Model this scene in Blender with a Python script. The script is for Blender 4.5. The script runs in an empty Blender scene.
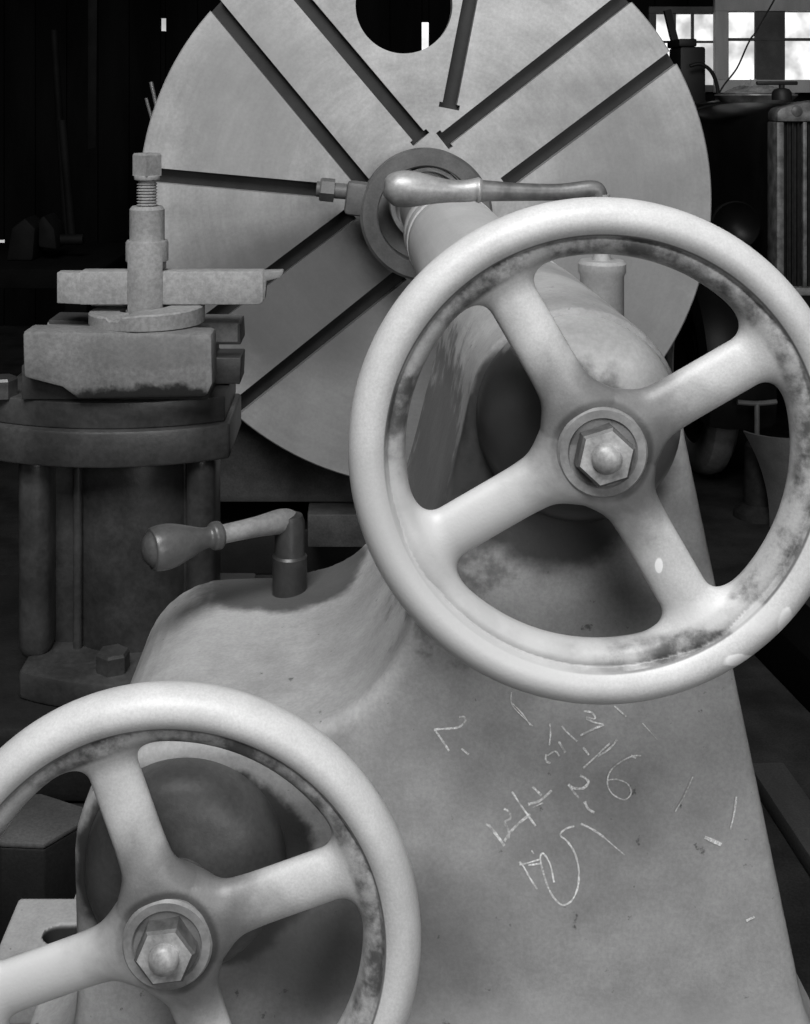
import bpy, bmesh, math, random
import numpy as np
from mathutils import Vector, Matrix
random.seed(7)
PI = math.pi
S = bpy.context.scene
COL = S.collection

# ------------------------------------------------------------------ camera
CAM_Z, F, PX, PY = 1.6, 1220.0, 354.0, 99.0     # eye height, focal length in pixels, level view axis
cd = bpy.data.cameras.new('view_camera')
cam = bpy.data.objects.new('view_camera', cd); COL.objects.link(cam)
cam.location = (0, 0, CAM_Z); cam.rotation_euler = (PI/2, 0, 0)
cd.sensor_fit = 'VERTICAL'; cd.sensor_height = 36; cd.lens = 36*F/1024
cd.shift_x = (405-PX)/1024; cd.shift_y = (PY-512)/1024
cd.clip_start = .05; cd.clip_end = 100
S.camera = cam
def W(px, py, Y):                               # a measured point of the place at distance Y
    return Vector(((px-PX)/F*Y, Y, CAM_Z-(py-PY)/F*Y))

# ------------------------------------------------------------------ materials
def _n(nt, typ, **kw):
    n = nt.nodes.new(typ)
    for k, v in kw.items(): setattr(n, k, v)
    return n
def _noise(nt, vec, scale, detail=4, rough=.55):
    n = _n(nt, 'ShaderNodeTexNoise'); n.inputs['Scale'].default_value = scale
    n.inputs['Detail'].default_value = detail; n.inputs['Roughness'].default_value = rough
    nt.links.new(vec, n.inputs['Vector']); return n.outputs['Fac']
def _range(nt, v, a, b, c=0., d=1.):
    n = _n(nt, 'ShaderNodeMapRange'); n.interpolation_type = 'SMOOTHSTEP'
    for i, x in zip((1, 2, 3, 4), (a, b, c, d)): n.inputs[i].default_value = x
    nt.links.new(v, n.inputs[0]); return n.outputs[0]
def _math(nt, op, a, b=None):
    n = _n(nt, 'ShaderNodeMath', operation=op)
    for i, x in enumerate((a, b)):
        if x is None: continue
        if isinstance(x, (int, float)): n.inputs[i].default_value = x
        else: nt.links.new(x, n.inputs[i])
    return n.outputs[0]
def _mix(nt, fac, a, b):                        # float mix (greys)
    n = _n(nt, 'ShaderNodeMix', data_type='FLOAT')
    for i, x in zip((0, 2, 3), (fac, a, b)):
        if isinstance(x, (int, float)): n.inputs[i].default_value = x
        else: nt.links.new(x, n.inputs[i])
    return n.outputs[0]

def metal(name, lo, hi, scale=6, rough=.5, spec=.4, metallic=0., grain=.12, grain_scale=180, pits=0., bump=.15, bump_scale=140,
          stains_and_shade=(), flecks=0., fleck_grey=.8, stretch=None, radial=None, band=None, polar=None, coat=0.):
    """grey paint or bare metal: blotches between lo and hi, grain, pits, stains of a shape of their own"""
    m = bpy.data.materials.new(name); m.use_nodes = True; nt = m.node_tree
    b = nt.nodes['Principled BSDF']
    tc = _n(nt, 'ShaderNodeTexCoord'); vec = tc.outputs['Object']; v0 = vec
    if stretch:
        mp = _n(nt, 'ShaderNodeMapping'); mp.inputs['Scale'].default_value = stretch
        nt.links.new(vec, mp.inputs[0]); vec = mp.outputs[0]
    g = _mix(nt, _range(nt, _noise(nt, vec, scale, 6, .6), .3, .7), lo, hi)
    if radial:                                   # worn bright towards the rim, grimy at the hub: (r0, r1, grey factor at r0)
        r0, r1, k = radial
        sx = _n(nt, 'ShaderNodeSeparateXYZ'); nt.links.new(v0, sx.inputs[0])
        rr = _math(nt, 'SQRT', _math(nt, 'ADD', _math(nt, 'MULTIPLY', sx.outputs[0], sx.outputs[0]), _math(nt, 'MULTIPLY', sx.outputs[2], sx.outputs[2])))
        rr = _math(nt, 'ADD', rr, _math(nt, 'MULTIPLY', _math(nt, 'SUBTRACT', _noise(nt, v0, 25), .5), .06))
        g = _math(nt, 'MULTIPLY', g, _range(nt, rr, r0, r1, k, 1.))
    if band:                                     # chipped paint left on the inner lip: (radius, lo, hi, scale)
        sx = _n(nt, 'ShaderNodeSeparateXYZ'); nt.links.new(v0, sx.inputs[0])
        rr = _math(nt, 'SQRT', _math(nt, 'ADD', _math(nt, 'MULTIPLY', sx.outputs[0], sx.outputs[0]), _math(nt, 'MULTIPLY', sx.outputs[2], sx.outputs[2])))
        lip = _math(nt, 'MULTIPLY', _range(nt, rr, band[0]-.0004, band[0]+.0004, 1., 0.), _range(nt, rr, band[0]-.022, band[0]-.016, 0., 1.))
        g = _mix(nt, _range(nt, _math(nt, 'ABSOLUTE', _math(nt, 'SUBTRACT', rr, band[0]+.0003)), .0006, .0018, .8, 0.), g, .04)
        g = _mix(nt, _range(nt, _math(nt, 'ABSOLUTE', _math(nt, 'SUBTRACT', rr, .0425)), .001, .006, .75, 0.), g, .035)
        g = _mix(nt, lip, g, _mix(nt, _range(nt, _noise(nt, v0, band[3], 6, .65), .38, .62), band[1], band[2]))
    if polar:                                    # turning marks: rings around the y axis
        sx = _n(nt, 'ShaderNodeSeparateXYZ'); nt.links.new(v0, sx.inputs[0])
        rr = _math(nt, 'SQRT', _math(nt, 'ADD', _math(nt, 'MULTIPLY', sx.outputs[0], sx.outputs[0]), _math(nt, 'MULTIPLY', sx.outputs[2], sx.outputs[2])))
        an = _math(nt, 'ARCTAN2', sx.outputs[0], sx.outputs[2])
        cb = _n(nt, 'ShaderNodeCombineXYZ')
        nt.links.new(_math(nt, 'MULTIPLY', rr, 45.), cb.inputs[0]); nt.links.new(_math(nt, 'MULTIPLY', an, 2.5), cb.inputs[1])
        g = _math(nt, 'MULTIPLY', g, _range(nt, _noise(nt, cb.outputs[0], 1., 5, .65), .3, .7, 1-polar, 1+polar))
    if grain:
        g = _math(nt, 'MULTIPLY', g, _range(nt, _noise(nt, v0, grain_scale, 3, .7), .25, .75, 1-grain, 1+grain))
    if pits:
        g = _mix(nt, _range(nt, _noise(nt, v0, 55, 5, .65), .70-.12*pits, .78-.12*pits), g, lo*.45)
    if flecks:
        g = _mix(nt, _range(nt, _noise(nt, v0, 70, 3, .5), .80-.12*flecks, .83-.12*flecks), g, fleck_grey)
    for st in stains_and_shade:                            # (centre, radii, grey, softness, raggedness, noise scale, opacity)
        c, r, grey, soft, rag, nsc, op = st
        s1 = _n(nt, 'ShaderNodeVectorMath', operation='SUBTRACT'); s1.inputs[1].default_value = c
        nt.links.new(v0, s1.inputs[0])
        s2 = _n(nt, 'ShaderNodeVectorMath', operation='DIVIDE'); s2.inputs[1].default_value = r
        nt.links.new(s1.outputs[0], s2.inputs[0])
        ln = _n(nt, 'ShaderNodeVectorMath', operation='LENGTH'); nt.links.new(s2.outputs[0], ln.inputs[0])
        d = _math(nt, 'ADD', ln.outputs['Value'], _math(nt, 'MULTIPLY', _math(nt, 'SUBTRACT', _noise(nt, v0, nsc, 5, .6), .5), rag))
        g = _mix(nt, _range(nt, d, 1-soft, 1+soft, op, 0.), g, grey)
    cc = _n(nt, 'ShaderNodeCombineColor')
    for i in range(3): nt.links.new(g, cc.inputs[i])
    nt.links.new(cc.outputs[0], b.inputs['Base Color'])
    b.inputs['Roughness'].default_value = rough; b.inputs['Metallic'].default_value = metallic
    b.inputs['Specular IOR Level'].default_value = spec
    b.inputs['Coat Weight'].default_value = coat
    if bump:
        bp = _n(nt, 'ShaderNodeBump'); bp.inputs['Strength'].default_value = bump; bp.inputs['Distance'].default_value = .002
        nt.links.new(_noise(nt, v0, bump_scale, 4, .6), bp.inputs['Height']); nt.links.new(bp.outputs[0], b.inputs['Normal'])
    return m
def glow(name, lo, hi, scale, strength):
    m = bpy.data.materials.new(name); m.use_nodes = True; nt = m.node_tree
    b = nt.nodes['Principled BSDF']; b.inputs['Base Color'].default_value = (.1, .1, .1, 1)
    tc = _n(nt, 'ShaderNodeTexCoord')
    g = _mix(nt, _range(nt, _noise(nt, tc.outputs['Object'], scale, 4, .5), .4, .6), lo, hi)
    cc = _n(nt, 'ShaderNodeCombineColor')
    for i in range(3): nt.links.new(g, cc.inputs[i])
    nt.links.new(cc.outputs[0], b.inputs['Emission Color']); b.inputs['Emission Strength'].default_value = strength
    return m

# ------------------------------------------------------------------ objects
def tag(o, label, cat, group=None):
    o['label'] = label; o['category'] = cat
    if group: o['group'] = group
    return o
def empty(name, loc, parent=None):
    o = bpy.data.objects.new(name, None); COL.objects.link(o); o.empty_display_size = .1
    if parent: o.parent = parent
    o.location = Vector(loc) - (world_of(parent) if parent else Vector())
    return o
def world_of(o):
    v = Vector()
    while o is not None: v += o.location; o = o.parent
    return v
def link(name, me, mat, parent=None, sharp=35, origin=None):
    """mesh given in world coordinates -> object under parent (parents are only translated while building)"""
    o = bpy.data.objects.new(name, me); COL.objects.link(o)
    base = world_of(parent) if parent else Vector()
    org = Vector(origin) if origin is not None else base
    me.transform(Matrix.Translation(-org))
    if parent: o.parent = parent
    o.location = org - base
    me.materials.clear(); me.materials.append(mat)
    if sharp is not None and len(me.polygons):
        me.polygons.foreach_set('use_smooth', [True]*len(me.polygons))
        me.set_sharp_from_angle(angle=math.radians(sharp))
    me.update()
    return o
def from_bm(bm):
    bmesh.ops.recalc_face_normals(bm, faces=bm.faces)
    me = bpy.data.meshes.new('m'); bm.to_mesh(me); bm.free(); return me
def pyd(v, f):
    me = bpy.data.meshes.new('m'); me.from_pydata([tuple(map(float, p)) for p in v], [], [tuple(map(int, q)) for q in f]); me.update()
    bm = bmesh.new(); bm.from_mesh(me); bmesh.ops.recalc_face_normals(bm, faces=bm.faces); bm.to_mesh(me); bm.free()
    return me
def box(size, loc, bevel=.004, rot=(0, 0, 0), seg=2):
    bm = bmesh.new(); bmesh.ops.create_cube(bm, size=1)
    bmesh.ops.scale(bm, vec=size, verts=bm.verts)
    if bevel: bmesh.ops.bevel(bm, geom=bm.edges[:], offset=bevel, segments=seg, affect='EDGES', profile=.5)
    from mathutils import Euler
    bmesh.ops.transform(bm, matrix=Matrix.Translation(loc) @ Euler(rot).to_matrix().to_4x4(), verts=bm.verts)
    return from_bm(bm)
def bx(x0, x1, y0, y1, z0, z1, bevel=.004):
    return box((x1-x0, y1-y0, z1-z0), ((x0+x1)/2, (y0+y1)/2, (z0+z1)/2), bevel)
def prism(pts, axis, a, b, bevel=.0, seg=2):
    """polygon pts in the plane across axis ('y': (x,z), 'z': (x,y), 'x': (y,z)) from a to b"""
    def P(p, t): return {'y': (p[0], t, p[1]), 'z': (p[0], p[1], t), 'x': (t, p[0], p[1])}[axis]
    bm = bmesh.new()
    va = [bm.verts.new(P(p, a)) for p in pts]; vb = [bm.verts.new(P(p, b)) for p in pts]
    bm.faces.new(va); bm.faces.new(vb[::-1])
    n = len(pts)
    for i in range(n): bm.faces.new((va[i], vb[i], vb[(i+1) % n], va[(i+1) % n]))
    if bevel:
        bmesh.ops.recalc_face_normals(bm, faces=bm.faces)
        ed = [e for e in bm.edges if len(e.link_faces) == 2 and e.calc_face_angle(0) > .6]
        bmesh.ops.bevel(bm, geom=ed, offset=bevel, segments=seg, affect='EDGES', profile=.5)
    return from_bm(bm)
def revolve(prof, origin, axis=(0, 1, 0), n=64):
    """profile (r, h) along axis from origin"""
    ax = Vector(axis).normalized()
    u = ax.orthogonal().normalized(); w = ax.cross(u)
    V, Fc, rings = [], [], []
    o = Vector(origin)
    for r, h in prof:
        if r < 1e-6: rings.append([len(V)]); V.append(o+ax*h)
        else:
            k = len(V); rings.append(list(range(k, k+n)))
            for i in range(n):
                a = 2*PI*i/n; V.append(o+ax*h+(u*math.cos(a)+w*math.sin(a))*r)
    for A, B in zip(rings, rings[1:]):
        if len(A) == 1 and len(B) == 1: continue
        for i in range(n):
            j = (i+1) % n
            if len(A) == 1: Fc.append((A[0], B[i], B[j]))
            elif len(B) == 1: Fc.append((A[i], A[j], B[0]))
            else: Fc.append((A[i], A[j], B[j], B[i]))
    return pyd(V, Fc)
def ring_solid(prof, origin, axis, n=64):        # closed profile
    return revolve(list(prof)+[prof[0]], origin, axis, n)
def cyl(r, a, b, bevel=.003, n=48, r2=None):
    a, b = Vector(a), Vector(b); h = (b-a).length; r2 = r if r2 is None else r2
    p = [(0, 0), (r-bevel, 0), (r-.3*bevel, .3*bevel), (r, bevel), (r2, h-bevel), (r2-.3*bevel, h-.3*bevel), (r2-bevel, h), (0, h)]
    return revolve(p, a, b-a, n)
def hexbar(r, a, b, chamfer=.004, rot=0., sides=6):
    """nut: corner radius r, from a to b, chamfered round at b"""
    a, b = Vector(a), Vector(b); ax = (b-a).normalized(); u = Vector((1, 0, 0)) if abs(ax.x) < .5 else Vector((0, 0, 1)); u = (u-ax*u.dot(ax)).normalized(); w = ax.cross(u)
    bm = bmesh.new(); R = []
    for k, (p, rr) in enumerate(((a, r), (b-ax*chamfer*.8, r), (b, r*.90))):
        R.append([bm.verts.new(p+(u*math.cos(rot+2*PI*i/sides)+w*math.sin(rot+2*PI*i/sides))*rr) for i in range(sides)])
    for A, B in zip(R, R[1:]):
        for i in range(sides): bm.faces.new((A[i], A[(i+1) % sides], B[(i+1) % sides], B[i]))
    bm.faces.new(R[0][::-1]); bm.faces.new(R[-1])
    return from_bm(bm)
def tube(pts, rad, n=16, sub=6, flat=None):
    """swept round bar through pts (Catmull-Rom), radius per point"""
    P = [Vector(p) for p in pts]; R = list(rad) if hasattr(rad, '__len__') else [rad]*len(P)
    Q, RR = [], []
    for i in range(len(P)-1):
        p0, p1, p2, p3 = P[max(i-1, 0)], P[i], P[i+1], P[min(i+2, len(P)-1)]
        r0, r1, r2, r3 = R[max(i-1, 0)], R[i], R[i+1], R[min(i+2, len(P)-1)]
        for s in range(sub):
            t = s/sub
            c = lambda a, b, c_, d: .5*((2*b)+(c_-a)*t+(2*a-5*b+4*c_-d)*t*t+(3*b-a-3*c_+d)*t**3)
            Q.append(c(p0, p1, p2, p3)); RR.append(max(1e-4, c(r0, r1, r2, r3)))
    Q.append(P[-1]); RR.append(R[-1])
    V, Fc = [], []
    tan = (Q[1]-Q[0]).normalized(); u = tan.orthogonal().normalized()
    for i, q in enumerate(Q):
        t = (Q[min(i+1, len(Q)-1)]-Q[max(i-1, 0)]).normalized()
        u = (u-t*u.dot(t)).normalized(); w = t.cross(u)
        for k in range(n):
            a = 2*PI*k/n; V.append(q+(u*math.cos(a)+w*math.sin(a))*RR[i])
    for i in range(len(Q)-1):
        for k in range(n):
            j = (k+1) % n; Fc.append((i*n+k, i*n+j, (i+1)*n+j, (i+1)*n+k))
    Fc.append(tuple(range(n))[::-1]); Fc.append(tuple(range((len(Q)-1)*n, len(Q)*n)))
    return pyd(V, Fc)
def fuse(*mes):
    bm = bmesh.new()
    for m in mes: bm.from_mesh(m); bpy.data.meshes.remove(m)
    me = bpy.data.meshes.new('m'); bm.to_mesh(me); bm.free(); return me

# ---- castings: smooth solids from distance fields, meshed here
def smin(a, b, k):
    h = np.clip(.5+.5*(b-a)/k, 0, 1); return b*(1-h)+a*h-k*h*(1-h)
def sdf_mesh(fn, lo, hi, h, owner=None, relax=3):
    lo = np.array(lo, float); hi = np.array(hi, float)
    n = np.ceil((hi-lo)/h).astype(int)+1
    ax = [lo[i]+h*np.arange(n[i]) for i in range(3)]
    X, Y, Z = np.meshgrid(*ax, indexing='ij', sparse=True)
    D = np.broadcast_to(fn(X, Y, Z), n).astype(np.float32)
    s = D < 0
    c = [s[i:n[0]-1+i, j:n[1]-1+j, k:n[2]-1+k] for i in (0, 1) for j in (0, 1) for k in (0, 1)]
    cnt = sum(x.astype(np.int8) for x in c)
    act = (cnt > 0) & (cnt < 8)
    idx = -np.ones(act.shape, np.int64); I = np.argwhere(act); idx[act] = np.arange(len(I))
    acc = np.zeros((len(I), 3)); num = np.zeros(len(I))
    off = [np.array(o) for o in ((0, 0, 0), (0, 0, 1), (0, 1, 0), (0, 1, 1), (1, 0, 0), (1, 0, 1), (1, 1, 0), (1, 1, 1))]
    for a in range(8):
        for b in range(a+1, 8):
            if np.abs(off[a]-off[b]).sum() != 1: continue
            da = D[tuple((I+off[a]).T)]; db = D[tuple((I+off[b]).T)]
            m = (da < 0) != (db < 0)
            t = np.where(m, da/np.where(m, da-db, 1), 0)[:, None]
            acc += np.where(m[:, None], off[a]+(off[b]-off[a])*t, 0); num += m
    V = lo+h*(I+acc/num[:, None])
    Fq = []
    for d in range(3):
        e1, e2 = [(1, 2), (2, 0), (0, 1)][d]
        sl0 = [slice(None)]*3; sl1 = [slice(None)]*3
        sl0[d] = slice(0, n[d]-1); sl1[d] = slice(1, n[d])
        ch = s[tuple(sl0)] != s[tuple(sl1)]
        E = np.argwhere(ch)
        ok = (E[:, e1] > 0) & (E[:, e2] > 0) & (E[:, e1] < n[e1]-1) & (E[:, e2] < n[e2]-1)
        E = E[ok]
        flip = s[tuple(E.T)]
        o1 = np.zeros(3, int); o1[e1] = 1; o2 = np.zeros(3, int); o2[e2] = 1
        q = np.stack([idx[tuple((E-o1-o2).T)], idx[tuple((E-o2).T)], idx[tuple(E.T)], idx[tuple((E-o1).T)]], 1)
        q[~flip] = q[~flip][:, ::-1]
        Fq.append(q)
    Fq = np.concatenate(Fq)
    Fq = Fq[(Fq >= 0).all(1)]
    def grad(P, e=h*.15):
        g = np.empty_like(P)
        for i in range(3):
            d = np.zeros(3); d[i] = e
            g[:, i] = fn(*(P+d).T)-fn(*(P-d).T)
        return g/(2*e)
    for _ in range(relax):
        g = grad(V); d = fn(*V.T)
        step = (g*(d/np.maximum((g*g).sum(1), 1e-3))[:, None])
        V = V-np.clip(step, -h*.5, h*.5)
    N = grad(V); N /= np.maximum(np.linalg.norm(N, axis=1), 1e-9)[:, None]
    own = owner(*V[Fq].mean(1).T) if owner else np.zeros(len(Fq), int)
    out = []
    for k in range(int(own.max())+1):
        f = Fq[own == k]
        u, inv = np.unique(f, return_inverse=True)
        me = bpy.data.meshes.new('m')
        me.from_pydata(V[u].tolist(), [], inv.reshape(f.shape).tolist()); me.update()
        out.append((me, N[u]))
    return out
def link_cast(name, me_n, mat, parent, origin=None):
    me, N = me_n
    o = link(name, me, mat, parent, sharp=None, origin=origin)
    me.polygons.foreach_set('use_smooth', [True]*len(me.polygons))
    me.normals_split_custom_set_from_vertices(N.tolist())
    return o
def polygon_sdf(P, X, Z):
    P = np.array(P, float); d = None; sgn = None
    for i in range(len(P)):
        a, b = P[i], P[i-1]
        e = b-a; wx, wz = X-a[0], Z-a[1]
        t = np.clip((wx*e[0]+wz*e[1])/max(e@e, 1e-12), 0, 1)
        q = (wx-e[0]*t)**2+(wz-e[1]*t)**2
        d = q if d is None else np.minimum(d, q)
        c1, c2, c3 = Z >= a[1], Z < b[1], e[0]*wz > e[1]*wx
        fl = (c1 & c2 & c3) | (~c1 & ~c2 & ~c3)
        sgn = np.where(fl, -1., 1.) if sgn is None else np.where(fl, -sgn, sgn)
    return np.sqrt(d)*sgn
def extrude_sdf(d2, y, y0, y1, r):
    wy = np.abs(y-(y0+y1)/2)-(y1-y0)/2+r; wx = d2+r
    return np.minimum(np.maximum(wx, wy), 0)+np.sqrt(np.maximum(wx, 0)**2+np.maximum(wy, 0)**2)-r

# ================================================================== TAILSTOCK
YW = 1.10                                        # plane of the handwheels
UX, UZ = .2218, 1.2844                           # upper (spindle) axis
LX, LZ = -.1668, .8453                           # lower (traverse) axis
YF, YB = 1.215, 1.640                            # front and back face of the body casting
k = YF/F
def fp(px, py): return ((px-PX)*k, CAM_Z-(py-PY)*k)

T0 = Vector((.1, 1.42, .12))
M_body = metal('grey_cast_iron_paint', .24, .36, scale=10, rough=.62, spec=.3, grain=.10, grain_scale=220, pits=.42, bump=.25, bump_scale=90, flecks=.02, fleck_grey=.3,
    stains_and_shade=[
        (Vector((UX-.025, YF-.01, UZ-.035))-T0, (.118, .045, .118), .03, .10, .35, 18, .93),            # oil and painted shadow of wheel and hub around the screw cap
        (Vector((.095, YF+.2, 1.17))-T0, (.07, .26, .14), .08, .25, 1.9, 38, .75),           # stained flank
        (Vector((LX+.006, YF-.01, LZ-.010))-T0, (.122, .085, .103), .025, .06, .25, 30, .93),     # oil around the lower cap
        (Vector((LX+.12, YF-.01, LZ-.10))-T0, (.09, .05, .06), .05, .5, .9, 30, .6),
        (Vector((-.06, YB-.03, .965))-T0, (.15, .10, .05), .035, .16, .6, 20, .85),  # grease and the lever's shadow, painted about the crank post
        (Vector((-.31, 1.44, .583))-T0, (.17, .047, .031), .02, .1, .1, 20, .95),       # shade painted inside the slot of the clamp foot
        (Vector((.02, YF, .76))-T0, (.16, .05, .07), .07, .6, .9, 16, .5),
        (Vector((.17, YF, .94))-T0, (.006, .02, .007), .3, .3, 1.6, 90, .8),
        (Vector((.43, YF-.01, .64))-T0, (.5, .08, .055), .26, .5, .5, 12, .65),               # pale dust on the foot
    ])
M_barrel = metal('worn_pale_casting', .45, .60, scale=5, rough=.5, spec=.45, grain=.08, bump=.12, stretch=(1, .35, 1), pits=.05, polar=.05)
M_cap = metal('oil_darkened_cap', .42, .55, scale=9, rough=.4, spec=.5, grain=.1, bump=.12,
    stains_and_shade=[((-.055, -.03, -.018), (.112, .2, .098), .022, .12, .5, 28, .93), ((.0, -.05, -.075), (.14, .3, .1), .03, .15, .5, 20, .9)])
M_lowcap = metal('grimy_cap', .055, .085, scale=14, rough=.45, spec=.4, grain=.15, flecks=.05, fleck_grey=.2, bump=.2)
M_quill = metal('turned_steel', .22, .32, scale=4, rough=.32, spec=.6, metallic=.25, grain=.06, polar=.2, bump=.05)
M_wheel = metal('hand_worn_wheel_iron', .44, .54, scale=14, rough=.42, spec=.45, grain=.09, grain_scale=420, bump=.12, bump_scale=320,
    radial=(.052, .125, .26), band=(.194, .07, .34, 24), flecks=.01, fleck_grey=.75,
    stains_and_shade=[((.119, -.02, -.181), (.015, .05, .0065), .85, .15, .9, 70, .9), ((.160, -.02, -.149), (.007, .05, .015), .85, .15, .9, 70, .9),
            ((-.13, -.01, -.13), (.15, .05, .13), .46, .35, .6, 30, .85),
            ((.052, -.02, -.103), (.0035, .05, .007), .85, .15, .6, 60, .9),
            ((.115, -.02, -.145), (.075, .05, .012), .55, .2, 1.0, 50, .5)])
M_collar = metal('grimy_hub_collar', .15, .24, scale=18, rough=.45, spec=.45, grain=.14, bump=.15)
M_greasy = metal('greasy_nut_flats', .05, .10, scale=40, rough=.5, spec=.35, grain=.2, bump=.2)
M_nut = metal('worn_nut_steel', .20, .42, scale=30, rough=.45, spec=.5, metallic=.1, grain=.2, bump=.2, flecks=.1, fleck_grey=.7)
M_lever = metal('hand_worn_lever_steel', .20, .36, scale=16, rough=.42, spec=.6, metallic=.3, grain=.12, bump=.12)
M_darklever = metal('dark_lever_steel', .07, .17, scale=22, rough=.42, spec=.6, metallic=.2, grain=.12, bump=.12)
M_chalk = metal('white_chalk', .42, .85, scale=90, rough=.95, spec=.05, grain=.4, grain_scale=500, bump=0)
M_wood_grip = metal('dark_handled_grip', .045, .085, scale=14, rough=.35, spec=.5, grain=.12, bump=.1)
M_blackpost = metal('greasy_crank_post', .02, .04, scale=14, rough=.4, spec=.5, grain=.15, bump=.15)
M_postgrey = metal('grey_post_casting', .24, .32, scale=12, rough=.5, grain=.1, bump=.15)
M_armsteel = metal('worn_crank_arm', .14, .24, scale=18, rough=.45, spec=.45, grain=.15, bump=.15)
M_thread = metal('dark_thread_steel', .06, .12, scale=20, rough=.5, grain=.1)

tail = tag(empty('tailstock', T0), 'grey cast iron lathe tailstock with two four-spoke handwheels and chalk scrawl on its front', 'tailstock')

# outline of the body casting, looking along the spindle
bc = (577, 416); lc = (187, 857)
out = []
for i in range(13):
    a = math.radians(11.8+(167-11.8)*i/12); out.append(fp(bc[0]+104*math.cos(a), bc[1]-104*math.sin(a)))
for p in ((465, 432), (447, 505), (433, 560), (418, 610), (402, 648), (384, 677), (362, 702), (340, 717), (316, 727), (285, 734), (245, 740)): out.append(fp(*p))
sm = [Vector(q_) for q_ in out[12:]]; del out[13:]
for i in range(len(sm)-1):
    p0, p1, p2, p3 = sm[max(i-1, 0)], sm[i], sm[i+1], sm[min(i+2, len(sm)-1)]
    for j in range(1, 5):
        t = j/4; q_ = .5*((2*p1)+(p2-p0)*t+(2*p0-5*p1+4*p2-p3)*t*t+(3*p1-p0-3*p2+p3)*t**3); out.append((q_.x, q_.y))
for i in range(9):
    a = math.radians(90+90*i/8); out.append(fp(lc[0]+115*math.cos(a), lc[1]-115*math.sin(a)))
out += [fp(74, 960), fp(78, 1585), fp(927, 1585)]
def body_fn(x, y, z):
    if x.ndim == 3: d2 = polygon_sdf(out, x[:, 0, 0][:, None], z[0, 0, :][None, :])[:, None, :]
    else: d2 = polygon_sdf(out, x, z)
    d = extrude_sdf(d2, y, YF, YB, .015)
    bar = np.maximum(np.sqrt((x-UX)**2+(z-UZ)**2)-.1035, np.maximum(YF+.012-y, y-(YB+.02)))
    d = smin(d, bar, .012)
    q = [np.abs(x-.115)-.46, np.abs(y-1.41)-.235, np.abs(z-.35)-.235]
    base = np.minimum(np.maximum(np.maximum(q[0], q[1]), q[2]), 0)+np.sqrt(sum(np.maximum(a, 0)**2 for a in q))-.005
    return smin(d, np.maximum(base, x-.50+(z-.45)*.208), .12)
body = sdf_mesh(body_fn, (-.40, 1.12, .10), (.60, 1.70, 1.42), .0075)
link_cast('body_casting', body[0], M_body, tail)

# long spindle barrel with its turned nose, the quill running out of it
link('barrel', revolve([(.06, 0), (.1035, 0), (.1042, .006), (.1042, 1.35), (.1042, 1.43), (.1015, 1.436), (.1015, 1.446), (.106, 1.452), (.106, 1.53), (.1035, 1.535), (.1035, 1.545), (.106, 1.55), (.106, 1.637), (.103, 1.643), (.08, 1.643)],
                       (UX, YF+.012, UZ), n=96), M_barrel, tail)
link('quill', revolve([(0, 0), (.092, 0), (.092, .60), (.088, .61), (.07, .612), (.05, .68), (0, .69)], (UX, 2.86, UZ), n=80), M_quill, tail)
link('end_cap', revolve([(.08, .02), (.0985, .006), (.1005, 0), (.1002, -.012), (.097, -.026), (.089, -.038), (.077, -.047), (.06, -.053), (.045, -.055), (.034, -.056), (.030, -.062), (.030, -.10), (0, -.10)],
                        (UX, YF, UZ), n=96), M_cap, tail, origin=(UX, YF, UZ))
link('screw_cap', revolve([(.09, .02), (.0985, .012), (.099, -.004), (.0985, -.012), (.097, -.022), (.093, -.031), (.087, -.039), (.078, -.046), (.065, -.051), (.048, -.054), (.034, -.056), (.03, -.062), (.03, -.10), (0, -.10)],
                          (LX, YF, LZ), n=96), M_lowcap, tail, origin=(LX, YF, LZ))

# ---- handwheel: one casting (rim, inner flange, four spokes, hub) with nut and shaft end
A0 = math.radians(30)
def rim_fn(x, y, z):
    r = np.sqrt(x*x+z*z)
    e = np.sqrt(((r-.2082)/.0190)**2+(y/.0235)**2)
    return (e-1)*.0190
def flange_fn(x, y, z):
    r = np.sqrt(x*x+z*z)
    e = np.sqrt(((r-.1885)/.0135)**2+((y-.007)/.018)**2)
    return (e-1)*.0135
def hub_fn(x, y, z):
    r = np.sqrt(x*x+z*z)
    wr, wy = r-.041, np.abs(y-.015)-.011
    return np.minimum(np.maximum(wr, wy), 0)+np.sqrt(np.maximum(wr, 0)**2+np.maximum(wy, 0)**2)-.008
def spoke_fn(x, y, z, j):
    a = A0+j*PI/2
    s = x*math.cos(a)+z*math.sin(a); t = -x*math.sin(a)+z*math.cos(a)
    wd = .0232+.007*np.clip((.09-s)/.06, 0, 1)**2
    th = .0145+.003*np.clip((.10-s)/.07, 0, 1)
    e = (np.sqrt((t/wd)**2+((y-.009)/th)**2)-1)*th
    return np.maximum(e, np.maximum(.02-s, s-.192))
def wheel_fn(x, y, z):
    sp = np.minimum(np.minimum(spoke_fn(x, y, z, 0), spoke_fn(x, y, z, 1)), np.minimum(spoke_fn(x, y, z, 2), spoke_fn(x, y, z, 3)))
    d = smin(hub_fn(x, y, z), sp, .022)
    d = smin(d, flange_fn(x, y, z), .022)
    return smin(d, rim_fn(x, y, z), .0008)
def wheel_owner(x, y, z):
    r = np.hypot(x, z); a = (np.arctan2(z, x)-A0+PI/4) % (2*PI)
    own = 1+(a // (PI/2)).astype(int)                      # spokes 1..4
    own = np.where(r < .066, 0, own)
    return np.where(r > .1745, 5, own)
parts = sdf_mesh(wheel_fn, (-.235, -.032, -.235), (.235, .034, .235), .0026, wheel_owner)

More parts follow.
